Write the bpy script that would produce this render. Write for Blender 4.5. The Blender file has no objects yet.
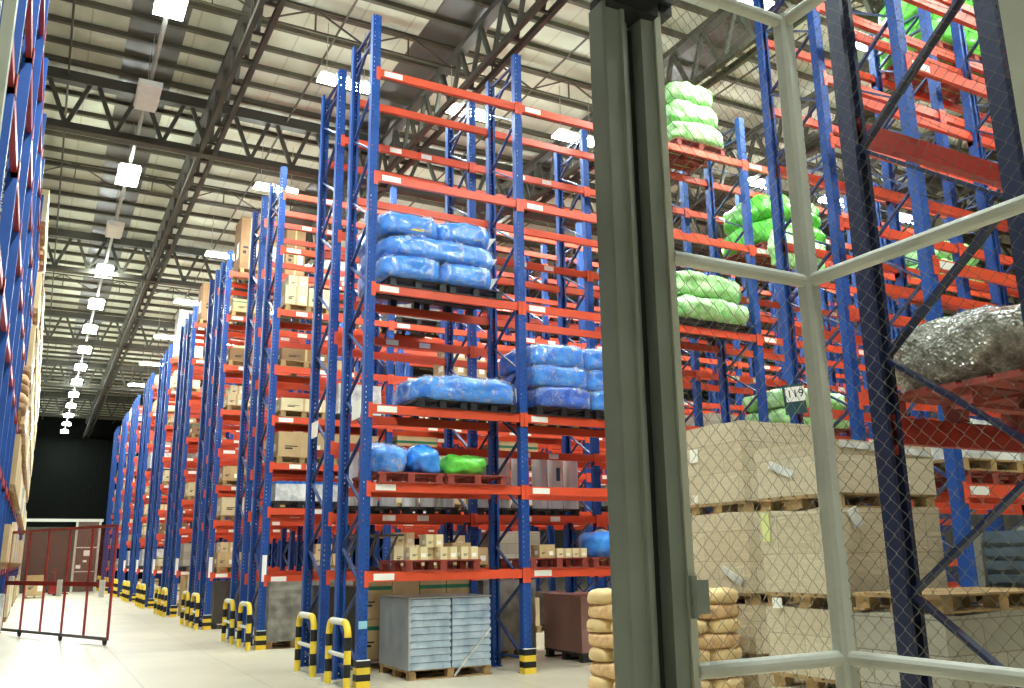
import bpy, math, random
from mathutils import Vector, Matrix, noise
random.seed(7)
S = bpy.context.scene
COL = S.collection
PI = math.pi

# ------------------------------------------------------------------ materials
def lin(c):
    return tuple(((v/255)/12.92 if v/255 <= .04045 else ((v/255+.055)/1.055)**2.4) for v in c)

def mat(name, rgb, rough=.5, metal=0, coat=0, var=.12, scale=6, bump=0, bscale=30, rgb2=None, spec=.5):
    m = bpy.data.materials.new(name); m.use_nodes = True
    nt = m.node_tree; N = nt.nodes; L = nt.links
    b = N['Principled BSDF']
    b.inputs['Roughness'].default_value = rough
    b.inputs['Metallic'].default_value = metal
    b.inputs['Coat Weight'].default_value = coat
    b.inputs['Coat Roughness'].default_value = .12
    b.inputs['Specular IOR Level'].default_value = spec
    c = lin(rgb); d = lin(rgb2) if rgb2 else tuple(v*(1-var*2) for v in c)
    tc = N.new('ShaderNodeTexCoord'); nz = N.new('ShaderNodeTexNoise')
    nz.inputs['Scale'].default_value = scale; nz.inputs['Detail'].default_value = 5
    L.new(tc.outputs['Object'], nz.inputs['Vector'])
    r = N.new('ShaderNodeValToRGB')
    r.color_ramp.elements[0].position = .32; r.color_ramp.elements[1].position = .62
    r.color_ramp.elements[0].color = (*d, 1); r.color_ramp.elements[1].color = (*c, 1)
    L.new(nz.outputs['Fac'], r.inputs['Fac']); L.new(r.outputs['Color'], b.inputs['Base Color'])
    if bump:
        n2 = N.new('ShaderNodeTexNoise'); n2.inputs['Scale'].default_value = bscale; n2.inputs['Detail'].default_value = 4
        L.new(tc.outputs['Object'], n2.inputs['Vector'])
        bp = N.new('ShaderNodeBump'); bp.inputs['Strength'].default_value = bump; bp.inputs['Distance'].default_value = .03
        L.new(n2.outputs['Fac'], bp.inputs['Height']); L.new(bp.outputs['Normal'], b.inputs['Normal'])
    return m

def emit(name, rgb, s):
    m = bpy.data.materials.new(name); m.use_nodes = True
    nt = m.node_tree; nt.nodes.clear()
    e = nt.nodes.new('ShaderNodeEmission'); e.inputs['Color'].default_value = (*lin(rgb), 1); e.inputs['Strength'].default_value = s
    o = nt.nodes.new('ShaderNodeOutputMaterial'); nt.links.new(e.outputs[0], o.inputs[0])
    return m

M = {}
M['blue'] = mat('rack_blue_paint', (32, 76, 150), .5, var=.1, scale=3, spec=.3)
M['navy'] = mat('rack_navy_paint', (14, 24, 56), .42, var=.12, scale=3)
M['orange'] = mat('beam_orange_paint', (222, 82, 48), .4, var=.06, scale=2)
M['redbeam'] = mat('beam_red_paint', (158, 46, 34), .42, var=.1, scale=2)
M['galv'] = mat('galvanised_steel', (120, 124, 130), .4, .7, var=.15, scale=8)
M['brace'] = mat('brace_steel', (44, 62, 112), .45, .1, var=.15, scale=8)
M['label'] = mat('paper_label', (245, 242, 230), .6, var=.02)
M['ink'] = mat('black_ink', (22, 22, 24), .6, var=.05)
M['yellow'] = mat('safety_yellow', (240, 208, 60), .45, var=.08)
M['black'] = mat('safety_black', (22, 22, 22), .5, var=.1)
M['steelgrey'] = mat('truss_paint', (80, 78, 68), .6, var=.12, scale=2)
M['purlin'] = mat('purlin_steel', (84, 78, 60), .6, var=.12, scale=2)
M['conduit'] = mat('conduit_grey', (170, 170, 160), .5, var=.05)
M['lampwhite'] = mat('lamp_housing_white', (246, 246, 238), .4, var=.04)
M['sky'] = mat('dark_rooflight', (92, 90, 82), .35, var=.1, scale=1)
M['wood'] = mat('pallet_wood', (178, 146, 98), .8, var=.22, scale=5, bump=.2)
M['redpal'] = mat('red_pallet_paint', (150, 62, 50), .7, var=.2, scale=6, bump=.1)
M['blkpal'] = mat('black_plastic', (34, 36, 38), .45, var=.1)
M['carton'] = mat('cardboard', (196, 168, 122), .8, var=.08, scale=3)
M['cream'] = mat('cream_cardboard', (226, 208, 164), .75, var=.06, scale=3)
M['brown'] = mat('brown_cardboard', (146, 112, 76), .8, var=.12, scale=3)
M['tape'] = mat('packing_tape', (196, 168, 118), .35, var=.06)
M['tapegreen'] = mat('green_tape', (40, 120, 84), .4, var=.06)
M['bluebag'] = mat('blue_plastic_bale', (66, 150, 238), .3, 0, .8, rgb2=(40, 116, 220), scale=5, bump=.55, bscale=9)
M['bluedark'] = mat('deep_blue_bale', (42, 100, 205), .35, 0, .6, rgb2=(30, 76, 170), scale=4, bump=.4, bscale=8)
M['greenbag'] = mat('green_plastic_sack', (120, 226, 80), .35, 0, .6, rgb2=(70, 190, 50), scale=6, bump=.6, bscale=11)
M['palegreen'] = mat('pale_green_film', (196, 240, 178), .35, 0, .5, rgb2=(120, 214, 100), scale=7, bump=.5, bscale=12)
M['roll'] = mat('grey_film_roll', (238, 238, 236), .45, 0, .3, var=.05, scale=3)
M['rollcore'] = mat('blue_print', (50, 110, 150), .5, var=.1)
M['sack'] = mat('paper_sack', (226, 196, 142), .8, var=.08, scale=5, bump=.3, bscale=14)
M['sackr'] = mat('printed_paper_sack', (218, 184, 134), .8, rgb2=(196, 150, 104), scale=16, bump=.3, bscale=14)
M['greyfilm'] = mat('stretch_film_grey', (150, 148, 138), .28, .1, .6, rgb2=(98, 96, 90), scale=4, bump=.5, bscale=7)
M['darkfilm'] = mat('dark_wrap', (62, 56, 48), .4, 0, .3, var=.15, scale=3, bump=.3, bscale=7)
M['pink'] = mat('pink_brown_wrap', (158, 116, 106), .45, 0, .3, var=.08, scale=2)
M['silver'] = mat('silver_wrap', (178, 184, 188), .3, .2, .6, var=.08, scale=3)
M['tray'] = mat('blue_silver_tray', (196, 214, 228), .22, .2, .6, rgb2=(150, 174, 194), scale=5)
M['whitefilm'] = mat('white_film', (236, 236, 230), .3, 0, .6, rgb2=(170, 172, 170), scale=5, bump=.6, bscale=8)
M['postgreen'] = mat('grey_green_paint', (140, 146, 138), .45, .1, var=.1, scale=3)
M['postdark'] = mat('dark_recess_shade', (28, 32, 30), .6, var=.1)  # near-black tone for the shade painted into the gate post recess
M['pale'] = mat('pale_green_grey_paint', (192, 194, 178), .5, var=.08, scale=4)
M['tube'] = mat('cage_tube_paint', (186, 186, 174), .5, var=.1, scale=4, bump=.1, bscale=60)
M['header'] = mat('dark_steel', (46, 48, 48), .5, .2, var=.1)
M['wire'] = mat('galvanised_wire', (112, 108, 94), .5, .3, var=.1)
M['gatered'] = mat('gate_red_paint', (150, 40, 32), .5, var=.12)
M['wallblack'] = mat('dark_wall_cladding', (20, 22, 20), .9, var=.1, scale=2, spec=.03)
M['wallgrey'] = mat('side_wall_cladding', (120, 118, 108), .7, var=.06, scale=1)
M['panelbrown'] = mat('brown_panel', (96, 72, 58), .6, var=.1)
M['panelolive'] = mat('dark_olive_curtain', (62, 56, 44), .5, var=.15)
M['whitepaint'] = mat('white_paint', (214, 212, 200), .5, var=.04)
M['tagyellow'] = mat('pale_yellow_tag', (222, 226, 150), .6, var=.04)
M['teal'] = mat('dark_teal_plate', (24, 66, 72), .5, var=.08)
M['skyblue'] = mat('light_blue_label', (150, 205, 220), .5, var=.04)
M['crate'] = mat('slate_blue_plastic', (96, 116, 134), .45, var=.08)
M['crategrey'] = mat('grey_corner_post', (150, 154, 148), .5, var=.06)

def brickmat(name, c1, c2, cm, bw, bh, coat=.3, rough=.5, bump=.4):
    m = mat(name, c1, rough, 0, coat)
    nt = m.node_tree; N = nt.nodes; L = nt.links; b = N['Principled BSDF']
    tc = N.new('ShaderNodeTexCoord'); sx = N.new('ShaderNodeSeparateXYZ'); ad = N.new('ShaderNodeMath'); ad.operation = 'ADD'
    cb = N.new('ShaderNodeCombineXYZ')
    L.new(tc.outputs['Object'], sx.inputs[0]); L.new(sx.outputs[0], ad.inputs[0]); L.new(sx.outputs[1], ad.inputs[1])
    L.new(ad.outputs[0], cb.inputs[0]); L.new(sx.outputs[2], cb.inputs[1])
    br = N.new('ShaderNodeTexBrick'); br.inputs['Scale'].default_value = 1
    br.inputs['Brick Width'].default_value = bw; br.inputs['Row Height'].default_value = bh
    br.inputs['Mortar Size'].default_value = .006; br.inputs['Mortar Smooth'].default_value = .6
    br.inputs['Color1'].default_value = (*lin(c1), 1); br.inputs['Color2'].default_value = (*lin(c2), 1); br.inputs['Mortar'].default_value = (*lin(cm), 1)
    L.new(cb.outputs[0], br.inputs['Vector'])
    nz = N.new('ShaderNodeTexNoise'); nz.inputs['Scale'].default_value = 1; nz.inputs['Detail'].default_value = 6; nz.inputs['Distortion'].default_value = .8
    mp = N.new('ShaderNodeMapping'); mp.inputs['Scale'].default_value = (3, 3, 16)
    L.new(tc.outputs['Object'], mp.inputs['Vector']); L.new(mp.outputs[0], nz.inputs['Vector'])
    mx = N.new('ShaderNodeMix'); mx.data_type = 'RGBA'; mx.blend_type = 'MULTIPLY'; mx.inputs[0].default_value = .35
    L.new(br.outputs['Color'], mx.inputs[6]); L.new(nz.outputs['Color'], mx.inputs[7])
    L.new(br.outputs['Color'], b.inputs['Base Color'])
    bp = N.new('ShaderNodeBump'); bp.inputs['Strength'].default_value = bump; bp.inputs['Distance'].default_value = .02
    L.new(nz.outputs['Fac'], bp.inputs['Height']); L.new(bp.outputs['Normal'], b.inputs['Normal'])
    return m
M['ctnwrap'] = brickmat('film_wrapped_cartons', (206, 193, 164), (196, 182, 152), (172, 156, 126), .38, .3, .6, .4, .9)
M['ctnwrap2'] = brickmat('grey_film_wrapped_cartons', (174, 168, 150), (156, 150, 134), (120, 114, 100), .42, .22)

def floor_mat():
    m = mat('floor_concrete', (216, 206, 182), .32, rgb2=(196, 187, 164), scale=.5, spec=.45)
    nt = m.node_tree; N = nt.nodes; L = nt.links; b = N['Principled BSDF']
    tc = N.new('ShaderNodeTexCoord'); br = N.new('ShaderNodeTexBrick'); br.offset = 0
    br.inputs['Scale'].default_value = 1; br.inputs['Brick Width'].default_value = 1.5; br.inputs['Row Height'].default_value = 6
    br.inputs['Mortar Size'].default_value = .008; br.inputs['Mortar Smooth'].default_value = .3
    br.inputs['Color1'].default_value = (1, 1, 1, 1); br.inputs['Color2'].default_value = (.96, .96, .96, 1); br.inputs['Mortar'].default_value = (.62, .6, .56, 1)
    L.new(tc.outputs['Object'], br.inputs['Vector'])
    mx = N.new('ShaderNodeMix'); mx.data_type = 'RGBA'; mx.blend_type = 'MULTIPLY'; mx.inputs[0].default_value = 1
    src = b.inputs['Base Color'].links[0].from_socket
    L.new(src, mx.inputs[6]); L.new(br.outputs['Color'], mx.inputs[7]); L.new(mx.outputs[2], b.inputs['Base Color'])
    return m
M['floor'] = floor_mat()

def roof_mat():
    m = mat('roof_sheeting', (206, 208, 186), .6, rgb2=(190, 191, 168), scale=1.2)
    nt = m.node_tree; N = nt.nodes; L = nt.links; b = N['Principled BSDF']
    tc = N.new('ShaderNodeTexCoord'); sx = N.new('ShaderNodeSeparateXYZ'); L.new(tc.outputs['Object'], sx.inputs[0])
    md = N.new('ShaderNodeMath'); md.operation = 'PINGPONG'; md.inputs[1].default_value = .5
    L.new(sx.outputs[0], md.inputs[0])
    lt = N.new('ShaderNodeMath'); lt.operation = 'LESS_THAN'; lt.inputs[1].default_value = .018; L.new(md.outputs[0], lt.inputs[0])
    mx = N.new('ShaderNodeMix'); mx.data_type = 'RGBA'; mx.blend_type = 'MULTIPLY'
    src = b.inputs['Base Color'].links[0].from_socket
    L.new(lt.outputs[0], mx.inputs[0]); L.new(src, mx.inputs[6]); mx.inputs[7].default_value = (.76, .75, .7, 1)
    L.new(mx.outputs[2], b.inputs['Base Color'])
    return m
M['roof'] = roof_mat()

def mesh_sheet_mat():
    m = mat('fine_red_mesh', (170, 70, 60), .6)
    nt = m.node_tree; N = nt.nodes; L = nt.links; b = N['Principled BSDF']
    tr = N.new('ShaderNodeBsdfTransparent'); mx = N.new('ShaderNodeMixShader'); mx.inputs[0].default_value = .2
    out = N['Material Output']
    L.new(tr.outputs[0], mx.inputs[1]); L.new(b.outputs[0], mx.inputs[2]); L.new(mx.outputs[0], out.inputs[0])
    return m
M['redmesh'] = mesh_sheet_mat()

def film_mat():
    m = mat('clear_plastic_film', (232, 240, 250), .28)
    nt = m.node_tree; N = nt.nodes; L = nt.links; b = N['Principled BSDF']
    tc = N.new('ShaderNodeTexCoord'); nz = N.new('ShaderNodeTexNoise'); nz.inputs['Scale'].default_value = 7; nz.inputs['Detail'].default_value = 6; nz.inputs['Distortion'].default_value = 1.5
    L.new(tc.outputs['Object'], nz.inputs['Vector'])
    rp = N.new('ShaderNodeValToRGB'); rp.color_ramp.elements[0].position = .47; rp.color_ramp.elements[0].color = (.03, .03, .03, 1)
    rp.color_ramp.elements[1].position = .68; rp.color_ramp.elements[1].color = (.42, .42, .42, 1)
    L.new(nz.outputs['Fac'], rp.inputs['Fac'])
    bp = N.new('ShaderNodeBump'); bp.inputs['Strength'].default_value = .8; bp.inputs['Distance'].default_value = .05
    L.new(nz.outputs['Fac'], bp.inputs['Height']); L.new(bp.outputs['Normal'], b.inputs['Normal'])
    tr = N.new('ShaderNodeBsdfTransparent'); mx = N.new('ShaderNodeMixShader'); out = N['Material Output']
    L.new(rp.outputs['Color'], mx.inputs[0]); L.new(tr.outputs[0], mx.inputs[1]); L.new(b.outputs[0], mx.inputs[2]); L.new(mx.outputs[0], out.inputs[0])
    return m
M['film'] = film_mat()

def sparkle_mat():
    m = mat('bubbly_silver_film', (206, 206, 194), .2, .35, .7, rgb2=(140, 140, 128), scale=14)
    nt = m.node_tree; N = nt.nodes; L = nt.links; b = N['Principled BSDF']
    tc = N.new('ShaderNodeTexCoord'); v = N.new('ShaderNodeTexVoronoi'); v.inputs['Scale'].default_value = 40
    L.new(tc.outputs['Object'], v.inputs['Vector'])
    bp = N.new('ShaderNodeBump'); bp.inputs['Strength'].default_value = 1; bp.inputs['Distance'].default_value = .04
    L.new(v.outputs['Distance'], bp.inputs['Height']); L.new(bp.outputs['Normal'], b.inputs['Normal'])
    return m
M['sparkle'] = sparkle_mat()
M['lit'] = emit('lamp_glow', (238, 250, 246), 240)
M['litrow'] = emit('aisle_lamp_glow', (238, 250, 246), 240)

# ------------------------------------------------------------------ mesh builder
class MB:
    def __init__(s): s.v = []; s.f = []; s.m = []
    def quad(s, a, b, c, d, m=0):
        n = len(s.v); s.v += [a, b, c, d]; s.f.append((n, n+1, n+2, n+3)); s.m.append(m)
    def box(s, x0, x1, y0, y1, z0, z1, m=0, bev=0):
        n = len(s.v)
        s.v += [(x0,y0,z0),(x1,y0,z0),(x1,y1,z0),(x0,y1,z0),(x0,y0,z1),(x1,y0,z1),(x1,y1,z1),(x0,y1,z1)]
        for q in ((3,2,1,0),(4,5,6,7),(0,1,5,4),(1,2,6,5),(2,3,7,6),(3,0,4,7)):
            s.f.append(tuple(n+i for i in q)); s.m.append(m)
    def tube(s, pts, r, n=8, m=0, cap=True):
        pts = [Vector(p) for p in pts]; rings = []
        for i, p in enumerate(pts):
            t = (pts[min(i+1, len(pts)-1)]-pts[max(i-1, 0)]).normalized()
            a = t.orthogonal().normalized() if i == 0 else (ref - t*ref.dot(t)).normalized()
            ref = a; b = t.cross(a); base = len(s.v)
            for k in range(n):
                w = 2*PI*k/n; s.v.append(tuple(p+a*(r*math.cos(w))+b*(r*math.sin(w))))
            rings.append(base)
        for i in range(len(rings)-1):
            for k in range(n):
                s.f.append((rings[i]+k, rings[i]+(k+1) % n, rings[i+1]+(k+1) % n, rings[i+1]+k)); s.m.append(m)
        if cap:
            s.f.append(tuple(rings[0]+k for k in reversed(range(n)))); s.m.append(m)
            s.f.append(tuple(rings[-1]+k for k in range(n))); s.m.append(m)
    def bar(s, a, b, w, h, m=0):
        # rectangular bar from a to b; w across, h up-ish
        a = Vector(a); b = Vector(b); t = (b-a).normalized()
        u = Vector((0,0,1)) if abs(t.z) < .95 else Vector((1,0,0))
        x = t.cross(u).normalized(); y = x.cross(t).normalized(); n = len(s.v)
        for p in (a, b):
            for i, j in ((-1,-1),(1,-1),(1,1),(-1,1)): s.v.append(tuple(p+x*(w/2*i)+y*(h/2*j)))
        for q in ((0,1,2,3),(7,6,5,4),(0,4,5,1),(1,5,6,2),(2,6,7,3),(3,7,4,0)):
            s.f.append(tuple(n+i for i in q)); s.m.append(m)
    def prism(s, prof, z0, z1, mats=None):
        n = len(s.v); k = len(prof)
        for z in (z0, z1): s.v += [(x, y, z) for x, y in prof]
        for i in range(k):
            j = (i+1) % k; s.f.append((n+i, n+j, n+k+j, n+k+i)); s.m.append(mats[i] if mats else 0)
        s.f.append(tuple(n+i for i in reversed(range(k)))); s.m.append(0)
        s.f.append(tuple(n+k+i for i in range(k))); s.m.append(0)
    def mesh(s, name, mats, smooth=False):
        me = bpy.data.meshes.new(name); me.from_pydata(s.v, [], s.f)
        for x in mats: me.materials.append(M[x])
        me.polygons.foreach_set('material_index', s.m)
        if smooth: me.polygons.foreach_set('use_smooth', [True]*len(s.f))
        me.update(); return me

def link(name, me, parent=None, loc=(0,0,0), rz=0, scale=None):
    o = bpy.data.objects.new(name, me); COL.objects.link(o)
    o.location = loc; o.rotation_euler = (0, 0, rz)
    if scale: o.scale = scale
    if parent: o.parent = parent
    return o
def tag(o, label, cat, group=None, kind=None):
    o['label'] = label; o['category'] = cat
    if group: o['group'] = group
    if kind: o['kind'] = kind
    return o
def thing(name, label, cat, loc=(0,0,0), rz=0, group=None):
    return tag(link(name, None, None, loc, rz), label, cat, group)
def struct(name, me, loc=(0,0,0)):
    o = link(name, me, None, loc); o['kind'] = 'structure'; return o
ORD = ['first','second','third','fourth','fifth','sixth','seventh','eighth','ninth','tenth','eleventh','twelfth','thirteenth','fourteenth','fifteenth','sixteenth','seventeenth','eighteenth']

# ------------------------------------------------------------------ setting
X0, X1, Y0, Y1, ZC = -9, 42, -8, 76, 12.7
b = MB(); b.box(X0, X1, Y0, Y1, -.2, 0); struct('floor', b.mesh('floor', ['floor']))
b = MB(); b.box(X0, X1, Y0, Y1, ZC, ZC+.2); ceiling = struct('ceiling', b.mesh('ceiling', ['roof']))
def ribwall(axis, c, a0, a1, z1, m, sgn):
    b = MB(); n = int((a1-a0)/.3)
    for i in range(n):
        p = a0+i*.3
        if axis == 'y': b.box(p, p+.2, c-.04*(sgn > 0), c+.04*(sgn < 0), 0, z1)
        else: b.box(c-.04*(sgn > 0), c+.04*(sgn < 0), p, p+.2, 0, z1)
    if axis == 'y': b.box(a0, a1, min(c, c+.15*sgn), max(c, c+.15*sgn), 0, z1)
    else: b.box(min(c, c+.15*sgn), max(c, c+.15*sgn), a0, a1, 0, z1)
    return b.mesh('wall', [m])
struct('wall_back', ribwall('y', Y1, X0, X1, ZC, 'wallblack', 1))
struct('wall_front', ribwall('y', Y0, X0, X1, ZC, 'wallgrey', -1))
struct('wall_left', ribwall('x', X0, Y0, Y1, ZC, 'wallgrey', -1))
struct('wall_right', ribwall('x', X1, Y0, Y1, ZC, 'wallgrey', 1))

# roof steel : purlins along X
b = MB(); b.box(X0, X1, -.03, .03, -.03, .1); b.box(X0, X1, -.05, .05, -.04, -.028)
pm = b.mesh('purlin', ['purlin'])
py = [17.72-.9*k for k in range(26, 0, -1)] + [17.72, 18.58, 19.43, 20.24, 21.75, 22.72, 23.5, 24.2, 25.2, 26.2]
y = 27.25
while y < Y1-.5: py.append(y); y += 1.17
for y in py: link('purlin', pm, ceiling, (0, y, 12.62))
# light lattice joists
b = MB()
for z in (-.5, 0): b.bar((X0, 0, z), (X1, 0, z), .04, .04)
x = X0; k = 0
while x < X1-1:
    b.bar((x, 0, -.5), (x+1, 0, 0) if k % 2 == 0 else (x, 0, 0), .03, .03)
    if k % 2: b.bar((x, 0, 0), (x+1, 0, -.5), .03, .03)
    x += 1; k += 1
jm = b.mesh('lattice_joist', ['purlin'])
for y in (4.9, 10.4, 15.68, 25.6, 36.6, 47.6, 58.6): link('lattice_joist', jm, ceiling, (0, y, 12.5))
# main trusses along X
b = MB()
b.box(X0, X1, -.12, .12, -.1, .16); b.box(X0, X1, -.12, .12, -1.27, -1.12)
x = -.3-8*1.02
while x < X1-1.1:
    b.bar((x, 0, -1.15), (x+.42, 0, -.05), .09, .09); b.bar((x+.6, 0, -.05), (x+1.02, 0, -1.15), .09, .09); x += 1.02
tm = b.mesh('roof_truss', ['steelgrey'])
for y in (9.6, 20.6, 31.6, 42.6, 53.6, 64.6): link('roof_truss', tm, ceiling, (0, y, 12.4))
# girders along Y
b = MB()
b.box(-.11, .11, Y0, Y1, -.14, .0)
for s in (-.2, .12): b.box(s, s+.1, Y0, Y1, -1.28, -1.16)
y = Y0; k = 0
while y < Y1-1:
    b.bar((0, y, -1.2), (0, y+.5, -.1), .08, .08); b.bar((0, y+.5, -.1), (0, y+1, -1.2), .08, .08)
    b.bar((-.2, y, -1.22), (.2, y, -1.22), .05, .05); y += 1
gm = b.mesh('roof_girder', ['steelgrey'])
for x in (2.75, 7.15, 11.35, 15.6, 19.9, 24.2, 28.5): link('roof_girder', gm, ceiling, (x, 0, 12.42))
b = MB(); b.box(-.55, .55, Y0, Y1, -.03, 0); sm = b.mesh('rooflight_strip', ['sky'])
for x in (1.25, 6.85, 12.45, 18.05, 23.65, 29.2): link('rooflight_strip', sm, ceiling, (x, 0, ZC))
# thin seam wires / sprinkler pipes along Y
b = MB(); b.tube([(0, Y0, 0), (0, Y1, 0)], .025, 6); wm = b.mesh('sprinkler_pipe', ['purlin'])
for x in (-.35, 4.6, 9.4, 13.5, 17.8): link('sprinkler_pipe', wm, ceiling, (x, 0, 12.42))

# ------------------------------------------------------------------ lamps
LZ = 11.2
def lamp_meshes(l, w, key):
    b = MB(); b.box(-w*.47, w*.47, -l*.485, l*.485, .03, .1); b.box(-w*.3, w*.3, -l*.4, l*.4, .1, .15)
    h = b.mesh('lamp_housing', ['lampwhite'])
    b = MB(); b.box(-w/2, w/2, -l/2, l/2, -.015, .029)
    d = b.mesh('lamp_diffuser', [key]); return h, d
hm, dm = lamp_meshes(1.2, .5, 'lit'); hm2, dm2 = lamp_meshes(1.1, .32, 'litrow')
_, dmo = lamp_meshes(1.2, .42, 'lampwhite')
b = MB(); b.tube([(0, 0, .1), (0, 0, 1.2)], .008, 5); rm = b.mesh('hanger_rod', ['conduit'])
def lamp(x, y, label, h, d, rz=0, group=None):
    t = thing('ceiling_light', label, 'light', (x, y, LZ), rz, group)
    link('housing', h, t); link('diffuser', d, t)
    for s in (-.4, .4): link('hanger_rod', rm, t, (0, s, .1))
ys = [14.6, 18.4, 22.8, 27.1, 31.35, 35.7] + [35.7+4.17*k for k in range(1, 10)]
n = 0
for y in [-3, 1.6, 6.0, 10.2] + ys:
    if y in (18.4, 27.1):
        lamp(1.2, y, 'unlit white lamp hanging over the main aisle, '+('nearer' if y == 18.4 else 'farther')+' of the two unlit ones', hm, dmo, 0, 'main aisle lamps'); continue
    n += 1
    lamp(1.2, y, '%s glowing lamp from the camera in the row over the main aisle' % ORD[n-1], hm, dm, 0, 'main aisle lamps')
b = MB(); b.tube([(0, 4, 0), (0, 75, 0)], .045, 8)
pipe = tag(link('conduit_pipe', b.mesh('conduit_pipe', ['conduit']), None, (1.2, 0, LZ+.2)), 'long grey conduit pipe carrying the row of lamps over the main aisle', 'pipe')
rows_l = [(-1.5, [7.6, 10.4], 'aisle beside the cage, added fill light'), (4.6, [7.6, 10.4, 13.2, 16], 'aisle beyond the navy rack frame, added fill'), (10.1, [10.2, 13.0, 16.2, 19.2], 'near aisle before the blue bales'), (16, [4.75, 7.55, 10.35, 13.2, 16.1, 19, 22], 'aisle just behind the blue bales'),  # first two rows: unseen lamps added to brighten the near carton stacks
          (22, [4.75, 7.7, 10.6, 13.5, 16.4], 'second aisle behind the blue bales'), (28, [4.5, 7.5, 10.5], 'third aisle behind the blue bales'),
          (34, [4.35, 7.4, 10.5], 'fourth aisle behind the blue bales'), (40, [4.3, 7.4], 'fifth aisle behind the blue bales'), (46, [4.3, 7.4], 'sixth aisle behind the blue bales'), (52, [4.3, 7.4], 'seventh aisle behind the blue bales')]
for y, xs, nm in rows_l:
    for i, x in enumerate(xs):
        lamp(x, y, '%s long lamp from the left over the %s' % (ORD[i], nm), hm2, dm2, PI/2, 'rack aisle lamps')

# ------------------------------------------------------------------ pallet racking
BAY = 2.52
def post_mesh(H, key):
    b = MB(); w, d = .066, .058
    xs = [-.066, -.042, -.03, .03, .042, .066]; z = .0; p = .075
    b.box(-.09, .09, -.08, .08, 0, .012)
    while z < H-.001:
        z1 = min(z+.052, H); z2 = min(z+p, H)
        b.quad((-w,-d,z), (w,-d,z), (w,-d,z1), (-w,-d,z1))
        if z2 > z1:
            for i in (0, 2, 4): b.quad((xs[i],-d,z1), (xs[i+1],-d,z1), (xs[i+1],-d,z2), (xs[i],-d,z2))
        z += p
    for s in (-1, 1):
        b.quad((s*w,-d,0), (s*w,d,0), (s*w,d,H), (s*w,-d,H)); b.quad((s*(w-.003),-d,0), (s*(w-.003),d,0), (s*(w-.003),d,H), (s*(w-.003),-d,H))
        b.quad((s*w,d,0), (s*.03,d,0), (s*.03,d,H), (s*w,d,H))
    return b.mesh('upright_post', [key])
def beam_mesh(kind, L, key, tall=.115):
    b = MB(); t = tall
    b.box(.06, L-.06, -.045, .005, -t, 0)
    b.box(.06, L-.06, .005, .02, -t, -t*.35)
    for x in (.004, L-.066): b.box(x, x+.064, -.068, -.06, -t-.07, .02)
    for x in (.06, L-.066): b.box(x, x+.006, -.06, .02, -t-.07, .02)
    labs = {'a': [(.14, .3)], 'b': [(.9, .22), (1.5, .2)], 'c': [], 'd': [(1.9, .26)], 'e': [(.4, .24), (.75, .22)]}[kind]
    for x, w in labs:
        if x+w < L-.1: b.box(x, x+w, -.0475, -.045, -t+.02, -.02, 1)
    return b.mesh('beam', [key, 'label'])
def brace_mesh(H, D, key, w=.045, st=.54, z=.2, up=True):
    b = MB(); a, c = .05, D-.05
    b.bar((0, a, z), (0, c, z), w, .03)
    while z+st < H-.12:
        b.bar((0, a if up else c, z), (0, c if up else a, z+st), w, .025); z += st; up = not up
    b.bar((0, a, z), (0, c, z), w, .03); b.bar((0, a, z-st*.5), (0, c, z-st*.5), w, .03)
    return b.mesh('frame_brace', [key])
PM = {}; 
def rack(label, x, y, nb, levels, H=10.05, D=1.0, key='blue', bkey='orange', bkinds='ab', L=BAY, rz=0, rearlabel='cd', cap=100, group=None, tall=.128, bracekey='brace', bw=.045):
    t = thing('pallet_rack', label, 'rack', (x, y, 0), rz, group)
    k = (H, key)
    if k not in PM: PM[k] = post_mesh(H, key)
    kb = (H, D, bracekey, bw)
    if kb not in PM: PM[kb] = brace_mesh(H, D, bracekey, bw) if key == 'blue' else brace_mesh(H, D, bracekey, bw, .72, .68, True)
    for kind in 'abcde':
        kk = (kind, L, bkey, tall)
        if kk not in PM: PM[kk] = beam_mesh(kind, L, bkey, tall)
    for i in range(nb+1):
        link('upright_post', PM[k], t, (i*L, 0, 0)); link('upright_post', PM[k], t, (i*L, D, 0), PI)
        link('frame_brace', PM[kb], t, (i*L, 0, 0))
    cnt = 0; rest = MB()
    for i in range(nb):
        for j, z in enumerate(levels):
            if cnt+2 <= cap:
                link('beam', PM[(bkinds[(i+j) % len(bkinds)], L, bkey, tall)], t, (i*L, 0, z))
                link('beam', PM[(rearlabel[(i+j) % len(rearlabel)], L, bkey, tall)], t, ((i+1)*L, D, z), PI); cnt += 2
            else:
                for yy in (-.02, D+.02): rest.box(i*L+.06, (i+1)*L-.06, yy-.03, yy+.03, z-tall, z)
    if rest.f:
        o = link('beam', rest.mesh('beam_rest', [bkey]), t); o['kind'] = 'stuff'
    return t

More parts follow.
